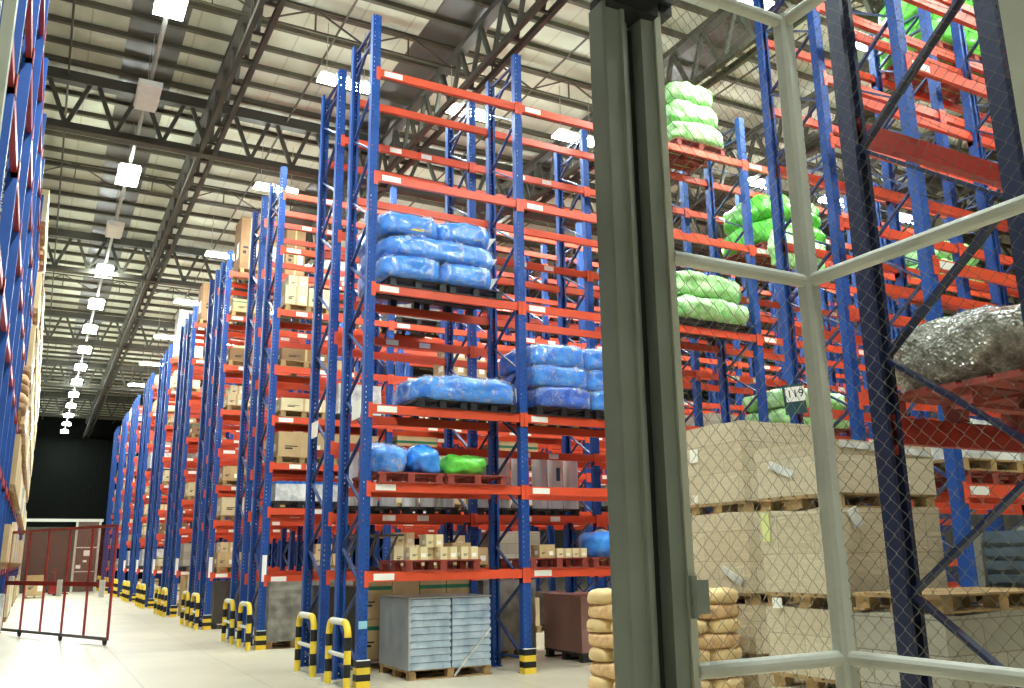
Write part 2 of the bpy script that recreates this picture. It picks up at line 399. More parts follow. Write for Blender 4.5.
LV0 = [1.47, 2.69, 3.80, 5.60, 7.36, 9.12]
LV1 = [1.36, 2.66, 3.55, 4.49, 5.54, 6.75, 8.13, 9.38]
R0 = rack('tall blue and orange rack holding the blue bales, nearest along the right of the aisle', 4.0, 11.88, 6, LV0, bkinds='a', rearlabel='c')
R0b = rack('blue and orange rack back to back behind the rack of blue bales, holding grey rolls', 4.0, 13.68, 6, [1.47]+[z-.34 for z in LV0[1:]], bkinds='b', rearlabel='ca')
rowname = ['', 'second', 'third', 'fourth', 'fifth', 'sixth', 'seventh', 'eighth', 'ninth']
for r in range(1, 9):
    y = 11.88+6*r-.02
    nb = 8 if r == 1 else (7 if r == 2 else (5 if r < 5 else 3))
    rack('blue rack on the front side of the %s double rack row along the main aisle' % rowname[r], 4.0, y, nb, LV1, H=9.95, bkinds='abe', rearlabel='bd')
    rack('blue rack on the rear side of the %s double rack row along the main aisle' % rowname[r], 4.0, y+1.8, nb, LV1, H=9.95, bkinds='db', rearlabel='ac')
LVP = [1.2, 2.31, 3.6, 4.75, 6.0, 7.2, 8.15, 9.3]
RP = rack('blue rack behind the carton stacks with the white 119 tag on its end post', 9.05, 7.68, 4, LVP, bkinds='c', rearlabel='a')
RQ = rack('blue rack behind the dark navy upright at right, holding white wrapped goods', 8.3, 5.88, 4, LVP, bkinds='ca', rearlabel='c', D=.84)
RN = rack('dark navy rack frame close behind the wire mesh at right, carrying the silver heap', 4.66, 2.68, 1, [2.47, 4.53, 6.4, 8.3], D=1.05, key='navy', bkey='redbeam', bkinds='c', rearlabel='c', tall=.165, bracekey='navy', bw=.06)
# rack along the left of the aisle, beams along Y (rotated a quarter turn, its face toward +X)
LVL = [1.55, 3.2, 4.82, 6.25, 7.75, 9.3]
RL = rack('long blue rack with red beams down the left edge of the main aisle', -.65, 6.9, 23, LVL, L=2.15, rz=PI/2, bkey='redbeam', bkinds='cca', rearlabel='c', H=10.0)

# bay signs, labels on posts
def plate(name, x0, x1, y0, y1, z0, z1, key, parent, lab=None):
    b = MB(); b.box(x0, x1, y0, y1, z0, z1)
    o = link(name, b.mesh(name, [key]), None); o.parent = parent; o.matrix_parent_inverse = Matrix.Translation(parent.location).inverted()
    if lab: o['label'] = lab
    return o
for yy, par, nm in ((12.0, R0, 1), (14.18, R0b, 2)):
    o = plate('bay_sign', 3.93, 3.945, yy, yy+.34, 3.62, 3.88, 'label', par, 'white bay sign')
    for q in range(3):
        b = MB(); b.box(3.926, 3.931, yy+.06+q*.085, yy+.11+q*.085, 3.69, 3.81)
        link('sign_mark', b.mesh('sign_mark', ['ink']), o).matrix_parent_inverse = Matrix.Translation(par.location).inverted()
plate('post_label', 3.94, 4.06, 11.818, 11.826, .74, .84, 'skyblue', R0, 'pale blue label')
for r in range(1, 8):
    y = 11.86+6*r
    plate('post_label', 3.955, 4.045, y-.06, y-.053, 1.25, 1.75, 'label', [o for o in bpy.data.objects if o.get('label', '').startswith('blue rack on the front side of the %s ' % rowname[r])][0], 'white label')

def text_mesh(s, size, key):
    c = bpy.data.curves.new('t', 'FONT'); c.body = s; c.size = size; c.align_x = 'CENTER'; c.align_y = 'CENTER'; c.extrude = .002
    o = bpy.data.objects.new('t', c); COL.objects.link(o)
    dg = bpy.context.evaluated_depsgraph_get(); me = bpy.data.meshes.new_from_object(o.evaluated_get(dg))
    bpy.data.objects.remove(o); me.materials.clear(); me.materials.append(M[key]); return me
# sign 119 on the end post of the rack: hangs from the post, faces the aisle and turned toward the gate
bb = MB(); bb.box(-.125, .125, -.006, .006, -.1, .1)
sg = link('bay_sign', bb.mesh('bay_sign', ['label']), RP, (-.13, .86, 3.74)); sg.rotation_euler = (0, math.radians(-4), math.radians(-42)); sg['label'] = 'white tag printed 119'
tx = link('sign_number', text_mesh('119', .15, 'ink'), sg, (0, -.009, 0)); tx.rotation_euler = (PI/2, 0, 0)
bb = MB(); bb.box(-.16, .12, .008, .018, -.27, .14); link('sign_backing', bb.mesh('sign_backing', ['teal']), sg)

# ------------------------------------------------------------------ guards
def stripes(seq, n):  # helper for alternating colours
    return [seq[i % len(seq)] for i in range(n)]
def hoop_mesh():
    b = MB(); r = .047; w = .84; H = .84
    path = [(0, 0, .012), (0, 0, .17), (0, 0, .33), (0, 0, .5), (0, 0, .66)]
    arc = [(0, .16-.16*math.cos(a), .66+.18*math.sin(a)) for a in [PI/2*i/6 for i in range(7)]]
    for i in range(len(path)-1): b.tube([path[i], path[i+1]], r, 10, [0, 1, 0, 1][i])
    b.tube(arc, r, 10, 0)
    b.tube([arc[-1], (0, w-.16, .84)], r*.96, 10, 2)
    arc2 = [(0, w-p[1], p[2]) for p in reversed(arc)]
    b.tube(arc2, r, 10, 0)
    for i in range(len(path)-1): b.tube([(0, w, path[i][2]), (0, w, path[i+1][2])], r, 10, [0, 1, 0, 1][i])
    b.tube([(0, r, .42), (0, w-r, .42)], .03, 8, 2)
    for y in (0, w): b.box(-.1, .1, y-.1, y+.1, 0, .012, 2)
    return b
hb = hoop_mesh(); hoopm = hb.mesh('hoop_guard', ['yellow', 'black', 'whitepaint'])
b = MB()
for i, k in enumerate((0, 1, 0, 1)): b.box(-.095, .095, -.11, -.07, .0+.085*i, .085*(i+1), k); b.box(-.095, -.065, -.07, .05, .085*i, .085*(i+1), k); b.box(.065, .095, -.07, .05, .085*i, .085*(i+1), k)
b.box(-.095, .095, -.11, -.06, .34, .35, 2)
sleeve = b.mesh('post_sleeve', ['yellow', 'black', 'lampwhite'])
for r in range(0, 9):
    y = 11.88+6*r
    nm = 'nearest double rack row' if r == 0 else rowname[r]+' double rack row'
    for yy, w in ((y-.0+.02, 'front'), (y+1.62, 'rear')):
        tag(link('hoop_guard', hoopm, None, (3.72, yy-.32, 0)), 'striped hoop guard before the %s posts of the %s' % (w, nm), 'guard', 'yellow and black hoop guards')
    tag(link('post_sleeve', sleeve, None, (4.0, y-.02, 0)), 'yellow and black striped sleeve on the corner post of the '+nm, 'guard', 'striped post sleeves')
tag(link('post_sleeve', sleeve, None, (4.0+BAY, 11.86, 0)), 'yellow and black striped sleeve on the second post of the blue bale rack', 'guard', 'striped post sleeves')

# ------------------------------------------------------------------ goods helpers
def pallet_mesh(w, d, h, key):
    b = MB(); t = h*.12
    n = 6
    for i in range(n):
        c = -d/2+d*(i+.5)/n; b.box(-w/2, w/2, c-d/n*.4, c+d/n*.4, h-t, h)
    for x in (-w/2+.05, 0, w/2-.05): b.box(x-.05, x+.05, -d/2, d/2, h-2*t, h-t)
    for x in (-w/2+.07, 0, w/2-.07):
        for yy in (-d/2+.07, 0, d/2-.07): b.box(x-.05, x+.05, yy-.06, yy+.06, t, h-2*t)
    for yy in (-d/2+.05, 0, d/2-.05): b.box(-w/2, w/2, yy-.05, yy+.05, 0, t)
    return b.mesh('pallet', [key])
PC = {}
def pallet(x, y, z, label, key='wood', w=1.05, d=1.15, h=.144, rz=0, group=None):
    k = (key, w, d, h)
    if k not in PC: PC[k] = pallet_mesh(w, d, h, key)
    nm = {'wood': 'wooden_pallet', 'redpal': 'red_pallet', 'blkpal': 'plastic_pallet'}[key]
    return tag(link(nm, PC[k], None, (x, y, z), rz), label, 'pallet', group)
CC = {}
def carton_mesh(w, d, h, key, tape):
    b = MB(); e = .008
    P = [(-w/2+e, -d/2), (w/2-e, -d/2), (w/2, -d/2+e), (w/2, d/2-e), (w/2-e, d/2), (-w/2+e, d/2), (-w/2, d/2-e), (-w/2, -d/2+e)]
    b.prism(P, 0, h)
    s = min(.05, w*.18)
    b.box(-w/2-.001, w/2+.001, -s/2, s/2, h-.07, h+.001, 1)
    b.box(-s/2, s/2, -d/2-.0015, -d/2, h*.0+.0, h*.999, 1) if tape == 'tape' else b.box(-w/2-.001, w/2+.001, -d/2-.001, d/2+.001, h*.72, h*.82, 1)
    b.box(w*.12, w*.38, -d/2-.002, -d/2, h*.2, h*.5, 2)
    b.box(-w/2-.002, -w/2, -d*.3, d*.05, h*.25, h*.55, 2)
    b.box(-w*.36, -w*.2, -d/2-.002, -d/2, h*.3, h*.36, 3); b.box(-w*.36, -w*.1, -d/2-.002, -d/2, h*.4, h*.44, 3)
    return b.mesh('cardboard_box', [key, tape, 'label', 'ink'])
def carton(x, y, z, w, d, h, label, key='carton', tape='tape', rz=0, group=None):
    k = (round(w, 2), round(d, 2), round(h, 2), key, tape)
    if k not in CC: CC[k] = carton_mesh(*k)
    return tag(link('cardboard_box', CC[k], None, (x, y, z), rz), label, 'box', group)
def wrap_mesh(w, d, h, key, seed=0, amp=.012, bands=0, nx=8, nz=8):
    b = MB(); ring = []
    per = []
    for i in range(nx): per.append((-w/2+w*i/nx, -d/2))
    for i in range(nx): per.append((w/2, -d/2+d*i/nx))
    for i in range(nx): per.append((w/2-w*i/nx, d/2))
    for i in range(nx): per.append((-w/2, d/2-d*i/nx))
    n = len(per)
    for j in range(nz+1):
        z = h*j/nz
        for (x, yy) in per:
            f = noise.noise(Vector((x*3+seed*7, yy*3, z*5)))*amp*2
            if bands: f -= .02 if j % 2 else 0
            k = 1+f/max(w, d)
            b.v.append((x*k, yy*k, z + (noise.noise(Vector((x*4, yy*4, seed)))*.02 if j == nz else 0)))
    for j in range(nz):
        for i in range(n):
            b.f.append((j*n+i, j*n+(i+1) % n, (j+1)*n+(i+1) % n, (j+1)*n+i)); b.m.append(0)
    b.f.append(tuple(nz*n+i for i in range(n))); b.m.append(0); b.f.append(tuple(reversed(range(n)))); b.m.append(0)
    return b.mesh('wrapped_load', [key])
def load(name, x, y, z, w, d, h, key, label, cat='wrapped load', seed=0, rz=0, group=None, **kw):
    return tag(link(name, wrap_mesh(w, d, h, key, seed, **kw), None, (x, y, z), rz), label, cat, group)
def pillow_mesh(name, w, d, h, key, e=.45, amp=.03, fr=4., seed=0, n=14, sag=0):
    b = MB(); idx = {}
    def P(u, v, ax, s):
        p = [0, 0, 0]; p[ax] = s; p[(ax+1) % 3] = u; p[(ax+2) % 3] = v
        q = Vector(p); L_ = (abs(q.x)**(2/e)+abs(q.y)**(2/e)+abs(q.z)**(2/e))**(e/2); q /= L_
        r = Vector((q.x*w/2, q.y*d/2, q.z*h/2))
        f = noise.noise(Vector((r.x*fr+seed*3.1, r.y*fr+seed, r.z*fr)))*amp + noise.noise(Vector((r.x*fr*2.7, r.y*fr*2.7+seed, r.z*fr*2.7)))*amp*.45
        r += q.normalized()*f
        if r.z < -h*.42: r.z = -h*.42
        return (r.x, r.y, r.z+h*.42 - sag*abs(q.x)**3*h*.3)
    for ax in range(3):
        for s in (-1, 1):
            base = len(b.v)
            for i in range(n+1):
                for j in range(n+1): b.v.append(P(2*i/n-1, 2*j/n-1, ax, s))
            for i in range(n):
                for j in range(n):
                    q = (base+i*(n+1)+j, base+(i+1)*(n+1)+j, base+(i+1)*(n+1)+j+1, base+i*(n+1)+j+1)
                    b.f.append(q if s > 0 else q[::-1]); b.m.append(0)
    me = b.mesh(name, [key], True)
    import bmesh
    bm = bmesh.new(); bm.from_mesh(me); bmesh.ops.remove_doubles(bm, verts=bm.verts, dist=1e-4); bm.to_mesh(me); bm.free()
    return me
def pillow(name, x, y, z, w, d, h, key, label, cat, rz=0, group=None, film=False, **kw):
    o = tag(link(name, pillow_mesh(name, w, d, h, key, **kw), None, (x, y, z), rz), label, cat, group)
    if film:
        k2 = dict(kw); k2['amp'] = kw.get('amp', .03)*1.1
        link('plastic_film', pillow_mesh('plastic_film', w*1.035, d*1.03, h*1.06, 'film', **k2), o)
    return o
def rim(parent, pts, key):   # loose triangular film corner
    b = MB(); n = len(pts); b.v += pts; b.v += [(p[0], p[1]+.004, p[2]) for p in pts]
    b.f += [tuple(range(n)), tuple(reversed(range(n, 2*n)))]; b.m += [0, 0]
    for i in range(n): b.f.append((i, (i+1) % n, n+(i+1) % n, n+i)); b.m.append(0)
    return link('film_corner', b.mesh('film_corner', [key]), parent)

# ------------------------------------------------------------------ goods on the near rack
# three layers of blue bales, level 5.60
pz = 5.60
for i, x in enumerate((4.75, 5.72)): pallet(x, 12.42, pz, 'black plastic pallet under the three-layer blue bales, %s of two' % ('left', 'right')[i], 'blkpal', .94, 1.2, .15, group='pallets under the stack of blue bales')
zz = pz+.15
lay = ['lowest', 'middle', 'topmost']
for k in range(3):
    for i, (x, w) in enumerate(((5.15, 1.86),) if k == 1 else ((4.66, .96), (5.56, .94))):
        one = 'the single one' if k == 1 else ('left', 'right')[i]+' one'
        o = pillow('fabric_bale', x-.02*k, 12.5, zz-.01, w, 1.6, .39, 'bluebag', 'plastic wrapped blue bale, %s layer of the highest blue stack, %s' % (lay[k], one), 'bale', rz=(-.03, .02, -.01)[k], group='blue bales in the highest stack', film=True, seed=k*2+i, e=.38, amp=.035)
        if i == 1 or k == 1: rim(o, [(w*.45, -.5, .22), (w*.45+.22, -.5, .27), (w*.45+.06, -.5, .04)], 'whitefilm')
        if k == 2:
            b = MB(); b.box(-.12, .16, -.80, -.79, .05, .12); link('yellow_print', b.mesh('yellow_print', ['yellow']), o)
    zz += .34
# one bale, level 3.80 bay one
for i, x in enumerate((5.15, 6.0)): pallet(x, 12.4, 3.80, 'black plastic pallet under the single long blue bale, %s of two' % ('left', 'right')[i], 'blkpal', .82, 1.2, .13, group='pallets under the single blue bale')
o = pillow('fabric_bale', 5.58, 12.42, 3.925, 1.68, 1.4, .42, 'bluebag', 'single long plastic wrapped blue bale on black pallets beside the middle post', 'bale', film=True, seed=11, e=.4, amp=.05)
rim(o, [(.84, -.5, .3), (1.04, -.5, .2), (.86, -.5, .06)], 'whitefilm')
# three layers bay two level 3.80
for i, x in enumerate((7.25, 8.35)): pallet(x, 12.4, 3.80, 'black plastic pallet under the blue bales right of the middle post, %s of two' % ('left', 'right')[i], 'blkpal', 1.02, 1.2, .15, group='pallets under the bales right of the middle post')
zz = 3.95
for k in range(3):
    for i, x in enumerate((7.3, 8.3)):
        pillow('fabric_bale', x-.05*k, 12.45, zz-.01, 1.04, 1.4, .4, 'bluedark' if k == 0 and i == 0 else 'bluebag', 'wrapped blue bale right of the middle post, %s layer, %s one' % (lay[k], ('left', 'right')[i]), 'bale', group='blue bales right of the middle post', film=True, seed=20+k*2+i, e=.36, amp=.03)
    zz += .34
# level 2.69: red pallets with blue and green bags
for i, x in enumerate((4.66, 5.71)): pallet(x, 12.38, 2.69, 'red painted pallet on the bag level of the nearest bay, %s of two' % ('left', 'right')[i], 'redpal', 1.0, 1.2, .15, group='red pallets under the bags')
pillow('plastic_bag', 4.38, 12.25, 2.83, .56, 1.0, .46, 'bluebag', 'crumpled blue plastic bag at the left end of the red pallets', 'bag', seed=31, e=.7, amp=.08, film=True)
pillow('plastic_bag', 4.94, 12.25, 2.83, .46, .9, .46, 'bluebag', 'crumpled blue plastic bag, right of the two on red pallets', 'bag', seed=35, e=.6, amp=.08)
pillow('plastic_bag', 5.62, 12.25, 2.83, .7, .8, .36, 'greenbag', 'bright green plastic sack on the right red pallet', 'bag', seed=38, e=.75, amp=.06)
# grey film rolls on rear rack
def roll(x, y, z, r, h, label, printed, group):
    b = MB(); n = 18
    pr = [(r*math.cos(2*PI*i/n), r*math.sin(2*PI*i/n)) for i in range(n)]
    b.prism(pr, 0, h)
    t = tag(link('film_roll', b.mesh('film_roll', ['roll']), None, (x, y, z)), label, 'roll', group)
    b = MB(); b.tube([(0, 0, h-.01), (0, 0, h+.012)], r*.35, 12); link('roll_core', b.mesh('roll_core', ['carton']), t)
    if printed:
        b = MB(); a0 = -PI*.62
        for q in range(4):
            a, c = a0+q*.14, a0+(q+1)*.14; R = r+.002
            b.quad((R*math.cos(a), R*math.sin(a), h*.5), (R*math.cos(c), R*math.sin(c), h*.5), (R*math.cos(c), R*math.sin(c), h*.74), (R*math.cos(a), R*math.sin(a), h*.74))
        link('blue_print', b.mesh('blue_print', ['rollcore']), t)
    return t
for i, x in enumerate((4.72, 5.75, 7.1, 8.15)): pallet(x, 14.18, 2.35, '%s black pallet from the left under the grey film rolls' % ORD[i], 'blkpal', 1.0, 1.1, .12, group='black pallets under the film rolls')
k = 0
for x in [4.4, 4.75, 5.1, 5.45, 5.8, 6.15, 6.85, 7.21, 7.57, 7.93, 8.29, 8.65]:
    roll(x, 13.84+.05*(k % 3), 2.47, .138, (.98 if x < 6.4 else 1.0)-.04*(k % 2), '%s grey film roll from the left standing behind the bags' % ORD[k], x > 6.7 and k % 2 == 0, 'grey film rolls'); k += 1
# level 1.47: red pallets with small cartons
pallet(5.18, 12.36, 1.47, 'red pallet under the small cream cartons in the nearest bay', 'redpal', 1.18, 1.1, .155)
for x, z, l in ((4.81, 1.625, 'left single one'), (5.27, 1.625, 'bottom one in the middle'), (5.6, 1.625, 'right one'), (5.1, 1.8, 'upper one')):
    carton(x, 11.98+(.12 if z > 1.7 else 0), z, .27, .26, .18, 'small cream carton on the red pallet in the nearest bay, '+l, 'cream', group='small cream cartons')
carton(5.12, 12.18, 1.625, .3, .3, .175, 'small cream carton under the upper one, behind the front cartons', 'cream', group='small cream cartons')
carton(5.62, 12.34, 1.625, .3, .34, .24, 'brown carton behind the right cream carton on the red pallet', 'carton', group='small cream cartons')
for i, x in enumerate((7.1, 8.22)): pallet(x, 12.36, 1.47, 'red pallet with white corner blocks past the middle post, %s of two' % ('left', 'right')[i], 'redpal', 1.05, 1.1, .155, group='red pallets past the middle post')
carton(6.92, 12.02, 1.625, .27, .28, .2, 'small orange-brown carton just right of the middle post', 'carton')
carton(7.22, 12.0, 1.625, .26, .26, .135, 'low cream carton right of the orange-brown carton', 'cream', group='low cream cartons')
carton(7.5, 12.0, 1.625, .26, .26, .135, 'low cream carton, right of the two past the middle post', 'cream', group='low cream cartons')
o = pillow('plastic_bag', 8.24, 12.3, 1.615, .72, .8, .46, 'bluebag', 'rolled blue plastic bundle with a pale band beside the gate post', 'bag', seed=41, e=.6, amp=.05)
b = MB(); b.tube([(-.06, .36*math.cos(a), .2+.235*math.sin(a)) for a in [2*PI*i/20 for i in range(21)]], .02, 6, 0, False); link('band', b.mesh('band', ['sack']), o)
# metal trolley frames behind on the rear rack level
t = thing('trolley_frame', 'grey metal trolley frame lying on the rear rack beside the cream cartons', 'trolley', (4.6, 14.18, 1.47))
for k2 in range(2):
    b = MB()
    for q in range(3): b.tube([(-.35+.35*q, -.45+.9*k2, .02), (-.1+.35*q, -.45+.9*k2, .55)], .02, 6)
    b.tube([(-.4, -.45+.9*k2, .02), (.6, -.45+.9*k2, .02)], .02, 6); b.tube([(-.2, -.45+.9*k2, .55), (.7, -.45+.9*k2, .55)], .02, 6)
    link('side_frame', b.mesh('side_frame', ['galv']), t)
b = MB()
for p in ((-.4, .02), (.6, .02), (-.1, .55), (.6, .55)): b.tube([(p[0], -.45, p[1]), (p[0], .45, p[1])], .018, 6)
link('cross_bar', b.mesh('cross_bar', ['galv']), t)
# floor bay one: silver crate of trays
pallet(5.40, 12.66, 0, 'wooden pallet on the floor under the silver tray stack', 'wood', 1.3, 1.2, .13)
t = thing('tray_stack', 'stretch wrapped stack of silver blue trays on a wooden pallet on the floor', 'wrapped load', (5.40, 12.66, .13)); t.scale = (.93, 1, 1.02)
b = MB(); b.box(-.7, -.66, -.6, .6, 0, .95); b.box(-.66, .7, .56, .6, 0, .95); b.box(-.7, .7, -.6, .6, .94, .955)
link('wrap_film', b.mesh('wrap_film', ['silver']), t)
for c in (0, 1):
    for l in range(10):
        x0 = -.66+c*.68; z0 = .093*l+.004
        b = MB(); b.box(x0, x0+.66, -.6, .55, z0, z0+.06); b.box(x0+.01, x0+.65, -.585, .54, z0+.06, z0+.088)
        link('tray', b.mesh('tray', ['tray']), t)
b = MB(); b.bar((.68, -.61, .5), (.25, -.61, .1), .01, .03); b.bar((.25, -.61, .1), (.05, -.62, -.1), .01, .03); link('loose_film', b.mesh('loose_film', ['whitefilm']), t)
pallet(5.56, 14.2, 0, 'wooden pallet on the floor behind the silver tray stack', 'wood', 1.9, 1.1, .144)
for i, x in enumerate((4.86, 5.33, 5.8, 6.27)):
    for j in range(2):
        carton(x, 13.95, .144+.6*j, .46, .56, .59, '%s tan carton behind the silver tray stack, %s from left' % (('lower', 'upper')[j], ORD[i]), 'carton', 'tapegreen' if i in (0, 2, 3) else 'tape', group='tan cartons behind the trays')
# floor bay two
pallet(7.2, 14.2, 0, 'wooden pallet under the grey wrapped load near the middle post', 'wood', 1.0, 1.1)
load('wrapped_load', 7.2, 14.2, .144, 1.0, 1.08, 1.12, 'greyfilm', 'grey stretch wrapped load on the floor right of the middle post', seed=3)
pallet(8.4, 13.05, 0, 'dark pallet under the pinkish brown wrapped load', 'blkpal', 1.1, 1.2)
load('wrapped_load', 8.4, 13.05, .144, 1.1, 1.2, .88, 'pink', 'pinkish brown wrapped load on the floor left of the paper sacks', seed=4, amp=.004)
pallet(4.34, 14.2, 0, 'black pallet under the dark wrapped load near the corner post', 'blkpal', .5, 1.0)
load('wrapped_load', 4.34, 14.2, .144, .5, 1.0, 1.1, 'darkfilm', 'dark wrapped load on the floor behind the corner post of the bale rack', seed=9)

# green sacks on the near rack, right of the gate post
def pair_green(x, y, z, w, d, layers, nm, pal, h=.4, key='palegreen', drape=0):
    pallet(x, y, z, '%s pallet under the %s' % ('red' if pal == 'redpal' else 'black plastic', nm), pal, w*.92, 1.15, .15)
    for k in range(layers):
        pillow('plastic_sack', x-.04*k, y, z+.14+k*h*.88, w*(1-.08*k), d, h, key if k % 2 == 0 else 'greenbag' if key == 'greenbag' else 'palegreen', '%s green plastic sack of the %s' % (lay[k] if layers > 1 else 'single', nm), 'sack', group=nm, seed=int(x*10)+k, e=.5, amp=.07, sag=drape)
pair_green(10.5, 12.4, 9.12, 1.3, 1.3, 3, 'green stack beside the gate post at the top', 'redpal', .48)
pair_green(10.5, 12.4, 5.60, 2.0, 1.3, 2, 'green pair level with the upper cage rail', 'blkpal', .52)
pair_green(12.75, 12.4, 7.36, 1.9, 1.5, 2, 'green stack draped over its beam behind the cage post', 'redpal', .6, 'greenbag')
pillow('plastic_sack', 12.6, 11.68, 7.0, 1.5, .26, .85, 'palegreen', 'loose pale green plastic hanging over the beam behind the cage post', 'sack', seed=77, e=.7, amp=.1)
pair_green(12.95, 12.4, 3.80, 2.0, 1.3, 2, 'green load just behind the white 119 tag', 'redpal', .42)
pair_green(17.86, 12.4, 7.36, 1.9, 1.3, 2, 'far right green stack above the cage rail', 'blkpal', .55)
pair_green(17.7, 12.4, 5.60, 1.8, 1.3, 2, 'far right green stack above the silver heap', 'blkpal', .5)
pair_green(12.7, 8.2, 9.30, 2.1, 1.3, 2, 'green stack at the top right of the tagged rack', 'redpal', .7, 'greenbag')

# ------------------------------------------------------------------ rows behind: generic loads
def in_bay(r, xb, y, z, zt, lname, bname, side, xw):
    """one load on a beam pair : pallet + box(es)"""
    room = zt-z-.25
    c = random.random(); tail = '%s on %s beam, %s, %s' % (side, lname, bname, rowname[r]+' row')
    g = 'goods in the %s rack row' % rowname[r]
    if c < .5:
        h = min(room-.15, random.choice((.26, .36, .46, .6)))
        pallet(xb, y+.5, z, 'wooden pallet '+tail, 'wood', xw, 1.1, .144, group=g)
        key = random.choice(('cream', 'carton', 'carton', 'brown'))
        carton(xb, y+.5, z+.144, xw*.94, 1.0, h, {'cream': 'cream', 'carton': 'tan', 'brown': 'brown'}[key]+' carton '+tail, key, random.choice(('tape', 'tapegreen')), group=g)
    elif c < .8:
        pallet(xb, y+.5, z, 'wooden pallet '+tail, 'wood', xw, 1.1, .144, group=g)
        hh = random.choice((.3, .36, .42)); key = random.choice(('cream', 'carton'))
        for q, nm in ((-.25, 'left'), (.25, 'right')):
            carton(xb+q*xw, y+.38, z+.144, xw*.47, .7, hh, '%s %s carton of a pair %s' % (nm, {'cream': 'cream', 'carton': 'tan'}[key], tail), key, group=g)
        if room > .95: carton(xb-.2*xw, y+.42, z+.144+hh, xw*.42, .6, .26, 'top small carton '+tail, 'cream', group=g)
    else:
        pallet(xb, y+.5, z, 'dark pallet '+tail, 'blkpal', xw, 1.1, .144, group=g)
        key = random.choice(('whitefilm', 'greyfilm', 'ctnwrap2'))
        load('wrapped_load', xb, y+.5, z+.144, xw*.95, 1.0, min(room-.15, .7), key, {'whitefilm': 'white', 'greyfilm': 'grey', 'ctnwrap2': 'grey-brown'}[key]+' wrapped load '+tail, seed=random.randint(0, 99), group=g, nx=5, nz=4)
for r in range(1, 9):
    y = 11.86+6*r
    for bay in range({1: 6, 2: 2}.get(r, 1)):
        for li in range(-1, len(LV1)):
            z = 0 if li < 0 else LV1[li]; zt = LV1[li+1] if li+1 < len(LV1) else z+1.9
            lname = 'floor below' if li < 0 else ORD[li]
            for s, side in ((.66, 'left'), (1.86, 'right')):
                if r == 1 and bay == 0 and li in (-1, 0, 1, 2): continue
                if r == 2 and bay == 0 and li in (-1, 7): continue
                if r == 3 and bay == 0 and li in (-1, 7): continue
                if r == 4 and bay == 0 and li == 7: continue
                p = .7 if bay == 0 and r > 1 else (.6 if li < 4 else (.5 if bay < 2 else .12))
                if li == 7: p = .0 if r < 2 else .5
                if r == 1 and li == 6: p = .1
                if random.random() < p:
                    in_bay(r, 4+bay*BAY+s, y, z, zt, lname, ORD[bay]+' bay', side, random.choice((1.0, 1.08)))
# explicit loads near the aisle in the second to fifth rows
for i, x in enumerate((4.62, 5.78)):
    pallet(x, 18.36, 0, 'wooden pallet under the grey wrapped load, second rack row floor, %s' % ('left', 'right')[i], 'wood', 1.05, 1.15)
    load('wrapped_load', x, 18.3, .144, 1.06, 1.2, 1.1, 'greyfilm', 'grey shiny wrapped load on the floor of the second rack row, %s one' % ('left', 'right')[i], seed=50+i, bands=1, nz=14)
for i, x in enumerate((4.66, 5.8)):
    pallet(x, 18.36, 2.66, 'dark pallet under the white and blue bottle packs, %s one' % ('left', 'right')[i], 'blkpal', 1.05, 1.1)
    t = thing('bottle_pack', 'film wrapped bottle pack with blue dotted top, second rack row, %s one' % ('left', 'right')[i], 'wrapped load', (x, 18.36, 2.804))
    link('film_body', wrap_mesh(1.0, 1.0, .34, 'whitefilm', 60+i), t)
    b = MB()
    for p in range(8):
        for q in range(8): b.tube([(-.43+.123*p, -.43+.123*q, .33), (-.43+.123*p, -.43+.123*q, .4)], .045, 8)
    link('bottle_caps', b.mesh('bottle_caps', ['bluebag']), t)
for i, x in enumerate((4.66, 5.8)):
    pallet(x, 18.36, 3.55, 'wooden pallet third beam, second rack row, %s near aisle' % ('left', 'right')[i], 'wood', 1.05, 1.1)
    carton(x, 18.36, 3.694, .98, 1.0, .5, 'tan carton with a dark hand hole, third beam of second rack row, %s' % ('left', 'right')[i], 'carton')
pallet(4.68, 24.36, 0, 'dark pallet under the dark brown wrapped load', 'blkpal', 1.1, 1.15)
load('wrapped_load', 4.68, 24.36, .144, 1.1, 1.15, 1.0, 'darkfilm', 'dark brown wrapped load on the floor of the third rack row', seed=70)
for i, (x, yy, w, h) in enumerate(((4.55, 24.4, .55, 1.55), (5.12, 24.4, .5, 1.52), (5.82, 24.4, .55, 1.4))):
    carton(x, yy, 9.38+.144, w, .9, h, 'tall dark brown carton on top of the third rack row, %s from the aisle' % ORD[i], 'brown', group='tall brown cartons on the third row')
pallet(4.85, 24.36, 9.38, 'wooden pallet on top of the third rack row, nearer the aisle', 'wood', 1.15, 1.1); pallet(5.92, 24.36, 9.38, 'wooden pallet on top of the third rack row, farther from the aisle', 'wood', .95, 1.1)
for i in range(4):
    b = MB(); b.box(-.05, .05, -.3, .3, 0, 1.7)
    tag(link('wooden_plank', b.mesh('wooden_plank', ['cream' if i % 2 else 'carton']), None, (4.28+.13*i, 30.2, .0)), '%s upright tan plank from the left on the floor of the fourth rack row' % ORD[i], 'plank', 'upright planks in the fourth row')
pallet(4.7, 30.36, 9.38, 'wooden pallet on top of the fourth rack row', 'wood', 1.1, 1.1)
carton(4.7, 30.36, 9.524, 1.0, 1.0, 1.3, 'large brown carton on top of the fourth rack row', 'brown')
pallet(4.7, 36.36, 9.38, 'wooden pallet on top of the fifth rack row', 'wood', 1.1, 1.1)
load('wrapped_load', 4.7, 36.36, 9.524, 1.0, 1.0, 1.9, 'whitefilm', 'tall white wrapped load on top of the fifth rack row', seed=80)

